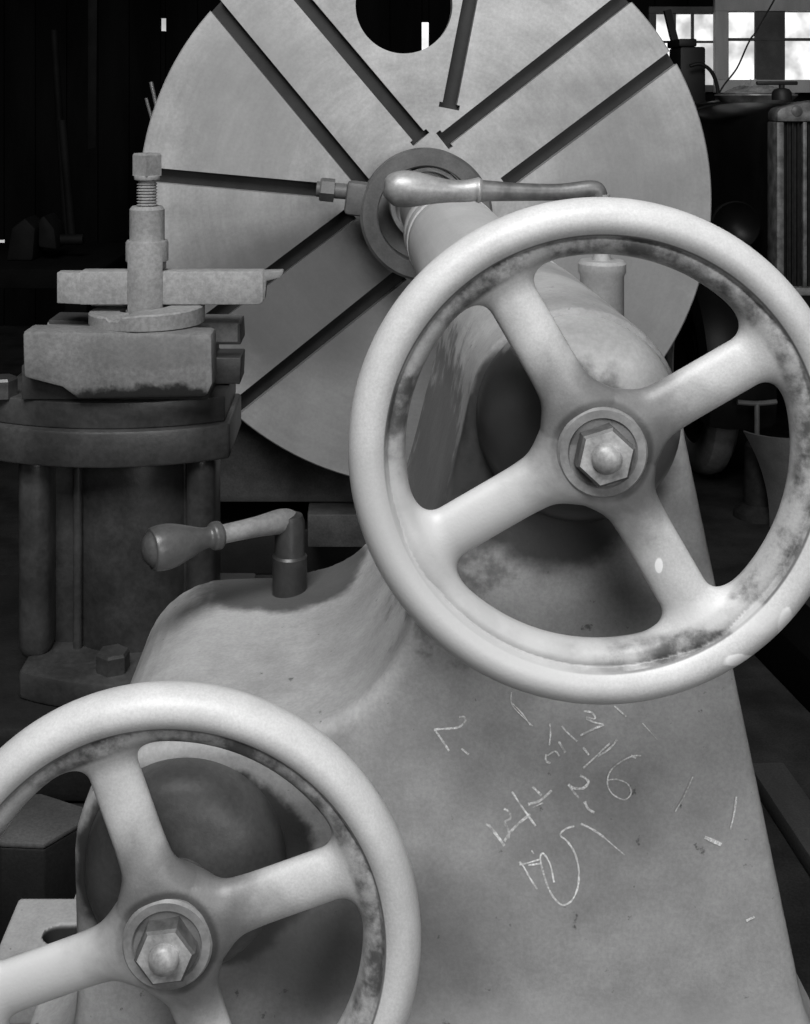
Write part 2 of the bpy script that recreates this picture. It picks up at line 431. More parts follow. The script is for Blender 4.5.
def make_wheel(cx, cz):
    wh = empty('handwheel', (cx, YW, cz), tail)
    def tr(mn): mn[0].transform(Matrix.Translation((cx, YW, cz))); return mn
    link_cast('hub', tr(parts[0]), M_wheel, wh)
    for j in range(4): link_cast('spoke', tr(parts[1+j]), M_wheel, wh)
    link_cast('rim', tr(parts[5]), M_wheel, wh)
    c = Vector((cx, YW, cz))
    link('collar', ring_solid([(.0405, -.004), (.0405, -.011), (.0385, -.0135), (.0315, -.0135), (.0295, -.011), (.0285, -.003), (.0285, .004), (.0405, .004)], c, (0, 1, 0), 64), M_collar, wh)
    nt_ = link('nut', hexbar(.0272, c+Vector((0, -.004, 0)), c+Vector((0, -.0285, 0)), .0025, rot=.30), M_nut, wh, sharp=25)
    nt_.data.materials.append(M_greasy)
    for p in nt_.data.polygons:
        if abs(p.normal.y) < .9: p.material_index = 1
    link('shaft_end', revolve([(.0132, 0), (.0132, -.005), (.011, -.0085), (.006, -.0108), (0, -.0116)], c+Vector((0, -.0275, 0)), n=32), M_nut, wh)
    return wh
w1 = make_wheel(UX, UZ)
w1['label'] = 'upper handwheel with paint chips on its lower rim'
w2 = w1.copy(); COL.objects.link(w2); w2.parent = tail
w2.location = Vector((LX, YW, LZ))-T0; w2.rotation_euler = (0, math.radians(10.5), 0)
w2['label'] = 'lower handwheel with dark grimy hub'
for ch in list(w1.children):
    c = ch.copy(); COL.objects.link(c); c.parent = w2

# ---- spindle clamp: side post and lever lying over the barrel
YC = 1.80; pc = W(602, 260, YC)
link('clamp_post', revolve([(0, -.02), (.030, -.02), (.032, -.005), (.032, .18), (.035, .186), (.035, .198), (.031, .203), (.014, .203), (.012, .21), (.012, .30), (0, .30)], (pc.x, YC, pc.z-.203), (0, 0, 1), 40), M_postgrey, tail)
link('clamp_lug', fuse(bx(UX+.07, pc.x, YC-.035, YC+.035, pc.z-.16, pc.z-.05, .012)), M_barrel, tail)
e = W(599, 189, YC)
link('clamp_lever', fuse(tube([e+Vector((0, 0, -.02)), e+Vector((-.001, 0, -.006)), e+Vector((-.012, 0, .0)), W(560, 192, YC), W(520, 192, YC), W(490, 191, YC), W(480, 191, YC)], [.012, .0125, .013, .0125, .0135, .0155, .017], 20)), M_darklever, tail)
g = [W(484, 190, YC), W(479, 190, YC), W(474, 190, YC), W(466, 191, YC), W(450, 191, YC), W(432, 190, YC), W(415, 189, YC), W(402, 189, YC), W(391, 190, YC), W(385, 191, YC), W(383.5, 191, YC)]
link('lever_grip', tube(g, [.013, .019, .017, .0165, .017, .021, .0262, .0272, .023, .012, .001], 28), M_lever, tail)

# ---- traverse crank on the ledge
cb = Vector((-.083, 1.575, .955)); ct = Vector((-.083, 1.575, 1.057))
link('crank_post', fuse(revolve([(0, 0), (.0225, 0), (.0225, .055), (.020, .058), (.020, .0585), (.0195, .06), (.0195, .1), (.0165, .108), (.006, .112), (0, .112)], cb, (0, 0, 1), 36)), M_blackpost, tail)
ge = Vector((-.256, 1.474, 1.053)); dr = (ge-ct).normalized()
L = (ge-ct).length
link('crank_arm', tube([ct+Vector((.006, .004, -.004)), ct+dr*.01, ct+dr*.05, ct+dr*.098], [.012, .0155, .0125, .0115], 20), M_armsteel, tail)
link('crank_grip', tube([ct+dr*t for t in (.094, .098, .103, .108, .113, .122, .14, .160, .176, .188, L-.011, L-.005, L-.0015, L)],
                        [.011, .0165, .0172, .0165, .0128, .0135, .0195, .0255, .0268, .0248, .0208, .0155, .009, .0005], 28), M_wood_grip, tail)

# ---- clamping foot with a slot and its stud, bottom left
def foot_fn(x, y, z):
    P = [(-.262, 1.36), (-.262, 1.505), (-.412, 1.505), (-.412, 1.36)]
    if x.ndim == 3: d2 = polygon_sdf(P, x[:, :, 0], y[:, :, 0]+0*x[:, :, 0])[:, :, None]
    else: d2 = polygon_sdf(P, x, y)
    d2 = d2-.003
    sx = np.clip(x, -.350, -.24); slot = np.sqrt((x-sx)**2+(y-1.440)**2)-.017
    return np.maximum(extrude_sdf(d2, z, .565, .615, .008), -slot)
link_cast('clamp_foot', sdf_mesh(foot_fn, (-.43, 1.34, .55), (-.25, 1.52, .625), .0035)[0], M_body, tail)
st = fuse(*[ring_solid([(.0135, z), (.0165, z+.004), (.0135, z+.008), (.005, z+.008), (.005, z)], (-.318, 1.385, .43), (0, 0, 1), 24) for z in [i*.008 for i in range(17)]])
link('foot_stud', st, M_thread, tail)

# ---- chalk scrawl on the front face
def chalk(lines, w=.0016):
    V, Fc = [], []
    for li, ln in enumerate(lines):
        wd = w
        if isinstance(ln[0], (int, float)): wd, ln = ln[0], ln[1:]
        P = [Vector((*fp(420+u/3.375, 690+v/3.375),)) for u, v in ln]
        Q = []
        for i in range(len(P)-1):
            p0, p1, p2, p3 = P[max(i-1, 0)], P[i], P[i+1], P[min(i+2, len(P)-1)]
            for s in range(5):
                t = s/5; Q.append(.5*((2*p1)+(p2-p0)*t+(2*p0-5*p1+4*p2-p3)*t*t+(3*p1-p0-3*p2+p3)*t**3))
        Q.append(P[-1]); b0 = len(V)
        for i, q in enumerate(Q):
            t = (Q[min(i+1, len(Q)-1)]-Q[max(i-1, 0)]).normalized(); nrm = Vector((-t.y, t.x))*wd*.5*(.75+.5*random.random())
            for sg in (1, -1): V.append((q.x+nrm.x*sg, YF-.0003-.00002*li, q.y+nrm.y*sg))
        for i in range(len(Q)-1): Fc.append((b0+2*i, b0+2*i+1, b0+2*i+3, b0+2*i+2))
    me = bpy.data.meshes.new('m'); me.from_pydata(V, [], Fc); me.update()
    for p in me.polygons:
        if p.normal.y > 0: p.flip()
    return me
strokes = [
    [.0022, (98, 205), (72, 165), (48, 132)], [.0020, (48, 132), (90, 130), (130, 125), (152, 105), (148, 90), (132, 90)], [.0020, (140, 197), (164, 217)],
    [.0026, (232, 455), (258, 488), (285, 525)], [.0022, (222, 452), (236, 458)], [.0024, (285, 510), (300, 485), (330, 452), (372, 418)],
    [.0022, (283, 400), (300, 410), (305, 432), (286, 445), (298, 470), (300, 500)], [.0020, (310, 342), (345, 395), (390, 458)],
    [.0022, (380, 325), (410, 355)], [.0028, (365, 385), (405, 372), (444, 338)], [.0016, (380, 395), (415, 380)],
    [.0014, (376, 540), (384, 552)], [.0018, (335, 578), (350, 596), (372, 635), (396, 672)], [.0016, (335, 588), (365, 582), (405, 570)], [.0016, (365, 590), (404, 585)],
    [.0018, (452, 648), (440, 590), (418, 552), (406, 560), (412, 600), (435, 672), (465, 715), (488, 724), (515, 705), (533, 660), (535, 600), (520, 545), (495, 508), (473, 488), (490, 468), (520, 458)],
    [.0022, (542, 450), (580, 468), (620, 495)], [.0012, (620, 495), (660, 530), (690, 555)],
    [.0024, (500, 318), (520, 330), (550, 330), (568, 310), (555, 295), (540, 288)], [.0018, (500, 318), (520, 345), (536, 362)], [.0026, (555, 375), (568, 400), (588, 412)],
    [.0020, (425, 215), (425, 238), (440, 245)], [.0014, (438, 112), (440, 145), (436, 185)], [.0016, (430, 220), (455, 205), (470, 222)], [.0022, (468, 172), (490, 210)],
    [.0018, (478, 120), (500, 145), (530, 172)], [.0024, (550, 192), (570, 218)], [.0020, (540, 152), (580, 132), (620, 116)], [.0018, (552, 70), (580, 75), (590, 95), (560, 90)], [.0018, (560, 95), (590, 108), (618, 114)],
    [.0016, (550, 262), (590, 225), (640, 178)], [.0022, (600, 222), (640, 195), (665, 165)], [.0016, (610, 205), (640, 178)],
    [.0013, (745, 220), (715, 222), (670, 245), (640, 275), (632, 315), (650, 350), (690, 368), (712, 345), (700, 315), (665, 300), (635, 302)], [.0020, (712, 220), (728, 228)],
    [.0010, (308, 5), (308, 42), (330, 72), (380, 120)], [.0010, (310, 42), (345, 78), (372, 118)], [.0014, (655, 52), (695, 88)], [.0008, (750, 110), (800, 165)],
]
def q(px, py): return ((px-420)*3.375, (py-690)*3.375)
strokes += [[.0042, q(704.5, 836.5), q(721, 844)], [.0012, q(692.5, 776), q(684, 795), q(675, 811)], [.0018, q(736, 796), q(734, 812), q(730, 829)], [.0024, q(746, 920), q(754, 916)]]
link('chalk_writing', chalk(strokes), M_chalk, tail, sharp=None)['label'] = 'white chalk scrawl on the sloping front'

# ================================================================== FACEPLATE
YP = 3.80; PR = .893
M_plate = metal('machined_faceplate_steel', .34, .52, scale=4.5, rough=.42, spec=.5, metallic=.15, grain=.10, grain_scale=90, polar=.07, bump=.06,
                stains_and_shade=[((-.38, 0, -.30), (.42, .2, .25), 0.13, .5, .7, 5, .85), ((.62, 0, -.15), (.3, .2, .5), 0.22, .5, .9, 6, .7), ((-.55, 0, .3), (.2, .2, .3), 0.30, .5, 1.0, 7, .6), ((.05, 0, -.75), (.6, .2, .35), 0.22, .5, .8, 6, .6)])  # soft dark sectors: uneven sheen of the machined finish painted into the colour
M_slot = metal('dark_slot_steel', .010, .024, scale=10, rough=.5, grain=.1, bump=.1)  # near-black steel for the slot floors, darker than the disc
fpe = tag(empty('faceplate', (UX, YP, UZ)), 'large round steel lathe faceplate with radial slots and a round hole', 'faceplate')
def to_plate(px, py):
    p = W(px, py, YP); return Vector((p.x, p.z))
disc = revolve([(0, 0), (PR-.004, 0), (PR, .004), (PR, .066), (PR-.006, .07), (0, .07)], (UX, YP, UZ), n=160)
slot_lines = [((200, -13), (366, 187)), ((288, -18), (421, 139)), ((478, -40), (449, 108)), ((648, -20), (443, 141)), ((690, 45), (505, 184)),
              ((120, 172), (340, 192)), ((352, 213), (190, 335)), ((402, 274), (222, 419)), ((520, 290), (640, 440)), ((470, 300), (560, 470))]
cut = bmesh.new()
def add_cut(a, b, w, y0, y1):
    d = (b-a).normalized(); nrm = Vector((-d.y, d.x))*w/2
    vs = []
    for y in (y0, y1):
        for p in (a-nrm, b-nrm, b+nrm, a+nrm): vs.append(cut.verts.new((p.x, y, p.y)))
    for f in ((0, 1, 2, 3), (7, 6, 5, 4), (0, 4, 5, 1), (1, 5, 6, 2), (2, 6, 7, 3), (3, 7, 4, 0)): cut.faces.new([vs[i] for i in f])
SW = .046
for n_, (a, b) in enumerate(slot_lines):
    A, B = to_plate(*a), to_plate(*b)
    if n_ in (6, 7): A, B = B, A                 # outer end first
    if n_ in (8, 9): A, B = B, A
    add_cut(A, B, SW, YP-.05, YP+.042)
    if n_ in (0, 1, 2, 3):
        d = (B-A).normalized(); add_cut(B-d*.014, B+d*.002, SW+.019, YP-.05, YP+.0423)
bmesh.ops.recalc_face_normals(cut, faces=cut.faces)
cm = bpy.data.meshes.new('cut'); cut.to_mesh(cm); cut.free()
hole = cyl(48.5*YP/F, W(404, 5, YP)-Vector((0, .2, 0)), W(404, 5, YP)+Vector((0, .3, 0)), 0.001, 96)
def boolean(me, cutters, solver='EXACT'):
    o = bpy.data.objects.new('tmp', me); COL.objects.link(o); tmp = []
    for c in cutters:
        co = bpy.data.objects.new('tmpc', c); COL.objects.link(co); tmp.append(co)
        md = o.modifiers.new('b', 'BOOLEAN'); md.object = co; md.operation = 'DIFFERENCE'; md.solver = solver; md.use_self = True
    dg = bpy.context.evaluated_depsgraph_get()
    res = bpy.data.meshes.new_from_object(o.evaluated_get(dg))
    bpy.data.objects.remove(o)
    for t in tmp: bpy.data.objects.remove(t)
    return res
disc = boolean(disc, [cm, hole])
do = link('disc', disc, M_plate, fpe)
disc.materials.append(M_slot)
for p in disc.polygons:
    if abs(p.center.y-.042) < .003 and abs(p.normal.y) > .9: p.material_index = 1
link('spindle_boss', revolve([(.115, .0), (.115, -.165), (.112, -.17), (.10, -.17), (.097, -.165), (.097, -.12), (0, -.12)], (UX, YP, UZ), n=64), M_quill, fpe)
link('spindle_shaft', cyl(.16, (UX, YP+.06, UZ), (UX, YP+.215, UZ), .01), M_slot, fpe)

# drive dog clamped round the centre
YD = 3.60; DX, DZ = UX-.008, UZ-.027
dog = tag(empty('lathe_dog', (DX, YD, DZ)), 'dark iron clamp ring with a bolt around the centre of the faceplate', 'lathe dog')
M_dog = metal('dark_forged_iron', .09, .15, scale=10, rough=.5, spec=.45, grain=.12, bump=.2)
link('ring', ring_solid([(.143, 0), (.147, -.004), (.188, -.004), (.196, .004), (.196, .09), (.188, .098), (.147, .098), (.143, .09)], (DX, YD, DZ), (0, 1, 0), 80), M_dog, dog)
lug = W(362, 200, YD)
link('lug', box((.09, .085, .10), (lug.x-.004, YD+.045, lug.z), .014, rot=(0, .12, 0)), M_dog, dog)
a, b = W(349, 193, YD), W(316, 190, YD)
a.y = b.y = YD+.045
link('clamp_bolt', tube([a, (a+b)/2, b], .0235, 20, 2), M_dog, dog)
b2, b3 = a+(b-a)*.45, a+(b-a)*.9
link('lock_nut', hexbar(.036, b2, b3, .006, .3), M_dog, dog, sharp=25)

# ================================================================== TOOL POST GROUP
M_tool = metal('dusty_tool_steel', .19, .26, scale=12, rough=.6, spec=.3, grain=.2, grain_scale=130, bump=.2)
M_tool2 = metal('pale_tool_bar', .24, .31, scale=9, rough=.6, spec=.3, grain=.2, grain_scale=120, bump=.2)
M_ped = metal('dark_oily_casting', .025, .055, scale=8, rough=.38, spec=.55, grain=.2, grain_scale=90, bump=.3, bump_scale=70, flecks=.04, fleck_grey=.15)
PXX, PYY = -.385, 2.27
SL0 = Vector((-.42, 2.25, 1.055))
M_slide = metal('dusty_slide_casting', .14, .20, scale=9, rough=.6, spec=.3, grain=.2, grain_scale=120, bump=.25,
    stains_and_shade=[(Vector((-.36, 2.16, 1.062))-SL0, (.15, .05, .03), .015, .2, 1.3, 28, .95), (Vector((-.42, 2.16, 1.02))-SL0, (.3, .3, .045), .015, .2, .5, 24, .95),
            (Vector((-.36, 2.16, 1.15))-SL0, (.12, .05, .03), .12, .3, .9, 30, .5)])
M_slided = metal('dark_slide_casting', .03, .06, scale=9, rough=.5, spec=.4, grain=.15, bump=.25)
slide = tag(empty('tool_slide', SL0), 'dusty cast iron T-slotted slide block carrying the tool post', 'tool slide')
def P22(px, py, Y=2.16):
    p = W(px, py, Y); return (p.x, p.z)
fj = [P22(22, 331), P22(212, 334), P22(213, 384), P22(207, 398), P22(78, 400), P22(62, 388), P22(23, 378)]
link('front_jaw', prism(fj, 'y', 2.16, 2.228, .008), M_slide, slide)
rj = [P22(48, 320, 2.31), P22(240, 324, 2.31), P22(241, 345, 2.31), P22(214, 345, 2.31), P22(214, 358, 2.31), P22(241, 358, 2.31), P22(240, 385, 2.31), P22(236, 384.5, 2.31), P22(48, 384.5, 2.31)]
link('rear_jaw', prism(rj, 'y', 2.312, 2.40, .003), M_slided, slide)
link('rear_jaw_top', bx(W(46, 320, 2.31).x, W(240, 324, 2.31).x, 2.3115, 2.40, 1.135, W(100, 322, 2.31).z, .006), M_slide, slide)
link('slot_floor', bx(-.60, -.262, 2.2, 2.33, 1.0575, 1.12, .003), M_slided, slide)

zt = 1.1872                                       # top of the slide
rr = tag(empty('rocker_ring', (PXX, PYY, zt)), 'round notched steel washer ring lying on the slide under the tool bar', 'rocker ring')
def ring_top(n=96):
    V, Fc = [], []
    R0, R1 = .050, .107
    for i in range(n):
        a = 2*PI*i/n
        dx = math.cos(a)
        h = .029 - .011*max(0, -dx+.1)**1.0 + .003*dx*dx - (.006 if 1.0 < (a % PI) < 1.25 else 0)
        for r, z in ((R0, 0), (R1, 0), (R1, h-.003), (R1-.003, h), (R0, h)): V.append((PXX+r*math.cos(a), PYY+r*math.sin(a), zt+z))
    for i in range(n):
        j = (i+1) % n
        for q_ in range(5): Fc.append((i*5+q_, i*5+(q_+1) % 5, j*5+(q_+1) % 5, j*5+q_))
    return pyd(V, Fc)
link('washer', ring_top(), M_tool, rr, sharp=30)
sh = tag(link('shim_block', box((.066, .05, .030), (W(107, 310, PYY).x, PYY+.03, zt+.041), .004), M_tool, None, origin=(W(107, 310, PYY).x, PYY+.03, zt+.026)),
         'small steel packing block under the left end of the tool bar', 'packing block')

zb0, zb1 = W(0, 303, PYY).z, W(0, 270, PYY).z
tb = tag(empty('tool_bar', (PXX, PYY, zb0)), 'pale steel cutting tool bar held crosswise through the tool post', 'cutting tool')
x0, x1, x2 = W(82, 0, PYY).x, W(264, 0, PYY).x, W(284, 0, PYY).x
hb = .021
link('shank', prism([(x0, zb0), (x1-.006, zb0), (x1, zb0+.006), (x1, zb1), (x0, zb1)], 'y', PYY-hb, PYY+hb, .0025), M_tool2, tb)
link('cutting_nose', prism([(x1-.004, zb0+.008), (x1+.003, zb0+.010), (x1+.006, zb1-.018), (x2-.006, zb1-.012), (x2, zb1-.002), (x2-.002, zb1+.001), (x1-.004, zb1-.0005)], 'y', PYY-hb*.9, PYY+hb*.5, .0015), M_tool, tb)
xl = W(58, 0, PYY).x
link('heel', prism([(x0+.004, PYY-hb+.001), (x0-.006, PYY-hb+.001), (xl, PYY-hb+.012), (xl, PYY+hb), (x0+.004, PYY+hb-.001)], 'z', zb0+.001, zb1-.003, .002), M_tool2, tb)

tp = tag(empty('tool_post', (PXX, PYY, zt-.05)), 'stepped round steel tool post with a square-headed clamp screw', 'tool post')
zc, zs, zn = W(0, 240, PYY).z, W(0, 206, PYY).z, W(0, 180, PYY).z
post = revolve([(0, -.05), (.0395, -.05), (.0395, zc-zt-.004), (.037, zc-zt), (.033, zc-zt), (.0325, zc-zt+.002), (.0325, zs-zt-.006), (.028, zs-zt), (.016, zs-zt), (0, zs-zt-.001)], (PXX, PYY, zt), (0, 0, 1), 56)
post = boolean(post, [bx(PXX-.2, PXX+.2, PYY-hb-.0015, PYY+hb+.0015, zb0-.012, zb1+.018, .002)])
link('post', post, M_tool, tp)
zh = W(0, 153, PYY).z
thr = fuse(cyl(.0165, (PXX, PYY, zs-.02), (PXX, PYY, zn+.004), .001, 32), *[ring_solid([(.0162, z), (.0195, z+.0025), (.0162, z+.005), (.01, z+.0025)], (PXX, PYY, zs), (0, 0, 1), 32) for z in [i*.0055 for i in range(int((zn-zs)/.0055))]])
scr = link('clamp_screw', thr, M_tool, tp)
link('screw_head', fuse(hexbar(.0265, (PXX, PYY, zn+.008), (PXX, PYY, zh), .005, .12, 4), cyl(.024, (PXX, PYY, zn), (PXX, PYY, zn+.009), .002, 40)), M_tool, scr, sharp=25)

# pedestal of the slide
YPd = 2.20
ped = tag(empty('slide_pedestal', (-.44, 2.36, .55)), 'dark oily cast iron pedestal with rounded pillars below the tool slide', 'pedestal')
def arc_poly(xa, xb, yfront, yback, R=.45, n=14):
    cx = (xa+xb)/2; P = []
    for i in range(n+1):
        x = xa+(xb-xa)*i/n; P.append((x, yfront+R-math.sqrt(R*R-(x-cx)**2)))
    return P+[(xb, yback), (xa, yback)]
xa, xb = W(-14, 0, 2.25).x, W(231, 0, 2.25).x
zf0, zf1 = W(0, 469, YPd-.03).z, W(0, 432, YPd-.03).z
link('flange', prism(arc_poly(xa, xb, YPd-.03, 2.46), 'z', zf0, zf1, .006), M_ped, ped)
link('swivel_plate', prism(arc_poly(xa+.015, xb-.01, YPd-.015, 2.45), 'z', zf1+.0005, 1.056, .004), M_ped, ped)
zb_ = .585
def pillar(px0, px1, y0, name='pillar', bev=.02):
    xl_, xr_ = W(px0, 0, YPd).x, W(px1, 0, YPd).x
    link(name, box((xr_-xl_, .10, zf0-zb_+.03), ((xl_+xr_)/2, y0+.07, (zf0+zb_)/2), bev, seg=5), M_ped, ped)
pillar(12, 45, YPd, 'pillar', .028); pillar(183, 213, YPd, 'pillar', .026)
pillar(66, 75, YPd+.03, 'rib', .007)
pcx = (W(78, 0, YPd).x+W(166, 0, YPd).x)/2
link('drum', cyl(.135, (pcx, YPd+.17, zb_-.01), (pcx, YPd+.17, zf0+.01), .002, 64), M_ped, ped)
link('back_web', bx(W(12, 0, YPd).x+.01, W(212, 0, YPd).x-.01, YPd+.08, YPd+.24, zb_-.01, zf0+.01, .01), M_ped, ped)
link('base_flange', prism(arc_poly(W(14, 0, 2.14).x, W(235, 0, 2.14).x, 2.115, 2.62, R=.4), 'z', .535, zb_, .008), M_ped, ped)
for px, py, Y in ((113, 655, 2.17),):
    p = W(px, py, Y); link('flange_bolt', hexbar(.030, (p.x, Y, zb_-.004), (p.x, Y, zb_+.034), .006, .4), M_ped, ped, sharp=25)
p = W(4, 404, 2.26); link('flange_nut', hexbar(.030, (p.x, 2.24, 1.054), (p.x, 2.24, 1.09), .006, .2), M_ped, ped, sharp=25)

# saddle below the pedestal, bed, headstock
M_dark = metal('black_grease_iron', .008, .016, scale=6, rough=.55, spec=.35, grain=.2, bump=.3)
M_dust = metal('dusty_dark_iron', .05, .09, scale=7, rough=.7, spec=.2, grain=.2, bump=.3)
sad = tag(empty('carriage_saddle', (-.5, 2.4, .12)), 'black greasy lathe carriage under the slide pedestal', 'carriage')
link('saddle_table', bx(-.95, -.16, 2.07, 2.75, .40, .5345, .02), M_dark, sad)
link('apron', bx(-.9, -.2, 2.08, 2.7, .083, .40, .01), M_dark, sad)
wing = [(-.615, 2.0), (-.559, 1.927), (-.488, 1.922), (-.4414, 1.98), (-.444, 2.022), (-.5276, 2.063), (-.62, 2.063)]
link('saddle_wing', prism(wing, 'z', .25, .417, .004), M_dark, sad)
link('wing_cover', prism([(x*.995-.003, y*.998+.004) for x, y in wing], 'z', .4172, .426, .003), M_dust, sad)
bed = tag(empty('lathe_bed', (0, 2.4, 0)), 'dark cast iron lathe bed under the tailstock and carriage', 'lathe bed')
link('front_way', bx(-.92, -.42, 1.1, 3.3, 0, .082, .01), M_dark, bed)
link('rear_way', bx(-.38, .62, 1.0, 3.3, 0, .081, .01), M_dark, bed)
M_head = metal('worn_dark_headstock_paint', .04, .075, scale=9, rough=.55, spec=.35, grain=.2, bump=.3, flecks=.06, fleck_grey=.3)
hs = tag(empty('headstock', (.2, 4.5, 0)), 'dark box-shaped headstock casting behind the faceplate', 'headstock')
link('housing', bx(-.62, 1.0, 4.02, 5.0, .262, 1.5, .03), M_head, hs)
link('sill_plate', bx(-.15, 1.0, 3.93, 5.0, .155, .262, .006), M_head, hs)
link('foundation', bx(-.55, 1.0, 4.1, 5.0, 0, .155, .01), M_dark, hs)

# ================================================================== SHED
def struct(o): o['kind'] = 'structure'; return o
M_wall = metal('soot_dark_boards', .003, .008, scale=3, rough=.85, spec=.04, grain=.3, stretch=(1, 1, .2), bump=.3)
M_floor = metal('oily_dirt_floor', .012, .03, scale=5, rough=.9, spec=.1, grain=.3, bump=.6, bump_scale=30)
struct(link('floor', bx(-5, 7, -4, 10, -.1, 0, 0), M_floor, None))
def boards(x0, x1, y, z0, z1, w, holes=()):
    """vertical boarding in the plane y, with openings left out"""
    ms = []
    for (a, b, c, d) in holes: pass
    xs = sorted({x0, x1, *[h[0] for h in holes], *[h[1] for h in holes]})
    for a, b in zip(xs, xs[1:]):
        zz = [(z0, z1)]
        for h in holes:
            if h[0] <= a and b <= h[1]:
                zz = [s for s0, s1 in zz for s in ((s0, min(s1, h[2])), (max(s0, h[3]), s1)) if s[1]-s[0] > .001]
        n = max(1, round((b-a)/w))
        for i in range(n):
            for s0, s1 in zz: ms.append(bx(a+(b-a)*i/n+.003, a+(b-a)*(i+1)/n-.003, y, y+.03, s0, s1, .004))
    for a, b in zip(xs, xs[1:]):
        zz = [(z0, z1)]
        for h in holes:
            if h[0] <= a and b <= h[1]:
                zz = [s for s0, s1 in zz for s in ((s0, min(s1, h[2])), (max(s0, h[3]), s1)) if s[1]-s[0] > .001]
        for s0, s1 in zz: ms.append(bx(a, b, y+.03, y+.045, s0, s1, 0))
    return fuse(*ms)
YWL = 8.6
k8 = YWL/F
def w8(px, py): return ((px-PX)*k8, CAM_Z-(py-PY)*k8)
h1 = (w8(655, 0)[0], w8(720, 0)[0], w8(0, 85)[1], w8(0, 14)[1])
h2 = (w8(724, 0)[0], w8(880, 0)[0], w8(0, 80)[1], w8(0, 12)[1])
ch = (w8(160.5, 0)[0], w8(165.5, 0)[0], w8(0, 31)[1], w8(0, 18)[1])
ch2 = (w8(422, 0)[0], w8(429, 0)[0], w8(0, 52)[1], w8(0, 22)[1])
ch3 = (w8(-4, 0)[0], w8(4, 0)[0], w8(0, 250)[1], w8(0, 240)[1])
struct(link('wall_back', boards(-5, 7, YWL, 0, 3.8, .22, (ch, ch2, ch3, h1, h2)), M_wall, None))
struct(link('wall_left', bx(-5.1, -5, 2.0, 9, 0, 3.8, 0), M_wall, None))
struct(link('wall_right', bx(7, 7.1, 2.0, 9, 0, 3.8, 0), M_wall, None))
struct(link('ceiling', bx(-5.1, 7.1, 4.2, 9, 3.8, 3.9, 0), M_wall, None))
M_sky = glow('daylight_outside', .50, 1.25, 2.6, 1.0)
M_wood = metal('weathered_window_wood', .38, .52, scale=6, rough=.8, spec=.15, stretch=(1, 1, .3), bump=.3)
M_woodd = metal('dark_window_wood', .08, .12, scale=6, rough=.8, spec=.15, bump=.3)
ex = struct(link('daylight_sky', bx(-6, 9, 9.6, 9.62, -.5, 5, 0), M_sky, None))
def window(name, h, bars_x, bars_z, fw, mat, y, depth=.06):
    x0, x1, z0, z1 = h
    fr = link(name, fuse(bx(x0-fw, x1+fw, y, y+depth, z1, z1+fw, .004), bx(x0-fw, x1+fw, y, y+depth, z0-fw, z0, .004), bx(x0-fw, x0, y, y+depth, z0, z1, .004), bx(x1, x1+fw, y, y+depth, z0, z1, .004)), mat, None)
    struct(fr)
    for xb_, w_ in bars_x: link('glazing_bar', bx(xb_-w_/2, xb_+w_/2, y+.012, y+depth-.012, z0, z1, .003), M_woodd, fr)
    for zb2, w_ in bars_z: link('sash_rail', bx(x0, x1, y+.01, y+depth-.01, zb2-w_/2, zb2+w_/2, .003), M_woodd, fr)
    return fr
window('window_1', h1, [(w8(692, 0)[0], .016), (w8(673, 0)[0], .03)], [(w8(0, 42)[1], .016)], .05, M_woodd, YWL-.04)
f2 = window('window_2', h2, [(w8(753, 0)[0]+.0, .02), (w8(846, 0)[0], .04)], [(w8(0, 40)[1], .02)], .09, M_wood, YWL-.10)
link('centre_board', bx(w8(752, 0)[0], w8(781, 0)[0], YWL-.085, YWL-.05, h2[2], h2[3], .004), M_woodd, f2)

# things before the window
p0, p1 = W(667, 10, 8.2), W(679, 60, 8.2)
tag(link('leaning_plank', tube([p0, (p0+p1)/2, p1, Vector((W(689, 100, 8.2).x, 8.2, W(0, 86, 7.9).z-.299))], .032, 4, 2), M_dark, None, sharp=30), 'black slanting strut across the small window behind the faceplate', 'strut')
sz = W(0, 86, 7.9).z
shf = tag(empty('wall_bench', (2.9, 8.1, 0)), 'dark bench standing under the windows at the back of the shed', 'bench')
link('bench_top', bx(1.75, 4.2, 7.62, 8.45, sz-.37, sz-.301, .006), M_dark, shf)
for x_ in (1.85, 4.1):
    for y_ in (7.7, 8.37): link('bench_leg', bx(x_-.04, x_+.04, y_-.04, y_+.04, 0, sz-.37, .004), M_dark, shf)
cr = tag(empty('storage_crate', W(684, 86, 7.9)), 'black box silhouetted against the lower panes of the window', 'crate')
a, b = W(672, 86, 7.9), W(697, 48, 7.9)
link('crate_body', bx(a.x, b.x, 7.7, 7.98, a.z-.3, b.z, .015), M_dark, cr)
link('crate_lid', bx(a.x-.01, W(688, 0, 7.9).x, 7.69, 7.99, b.z, b.z+.05, .01), M_dark, cr)
tag(link('rubber_hose', tube([W(690, 66, 7.6), W(700, 64, 7.6), W(710, 70, 7.6), W(716, 82, 7.6), W(718, 100, 7.6), W(716, 160, 7.6)], .012, 10), M_dark, None), 'dark bent hose curving across the small window', 'hose')
tag(link('slanting_wire', tube([W(900, -231, 8.1), W(772, 4, 8.1), W(750, 40, 8.1), W(737, 68, 8.1), W(722, 88, 8.1), W(712, 110, 8.1), Vector((W(708, 110, 8.1).x, 8.1, W(0, 86, 7.9).z-.297))], .006, 8), M_dark, None), 'thin dark wire hanging aslant over the framed window', 'wire')

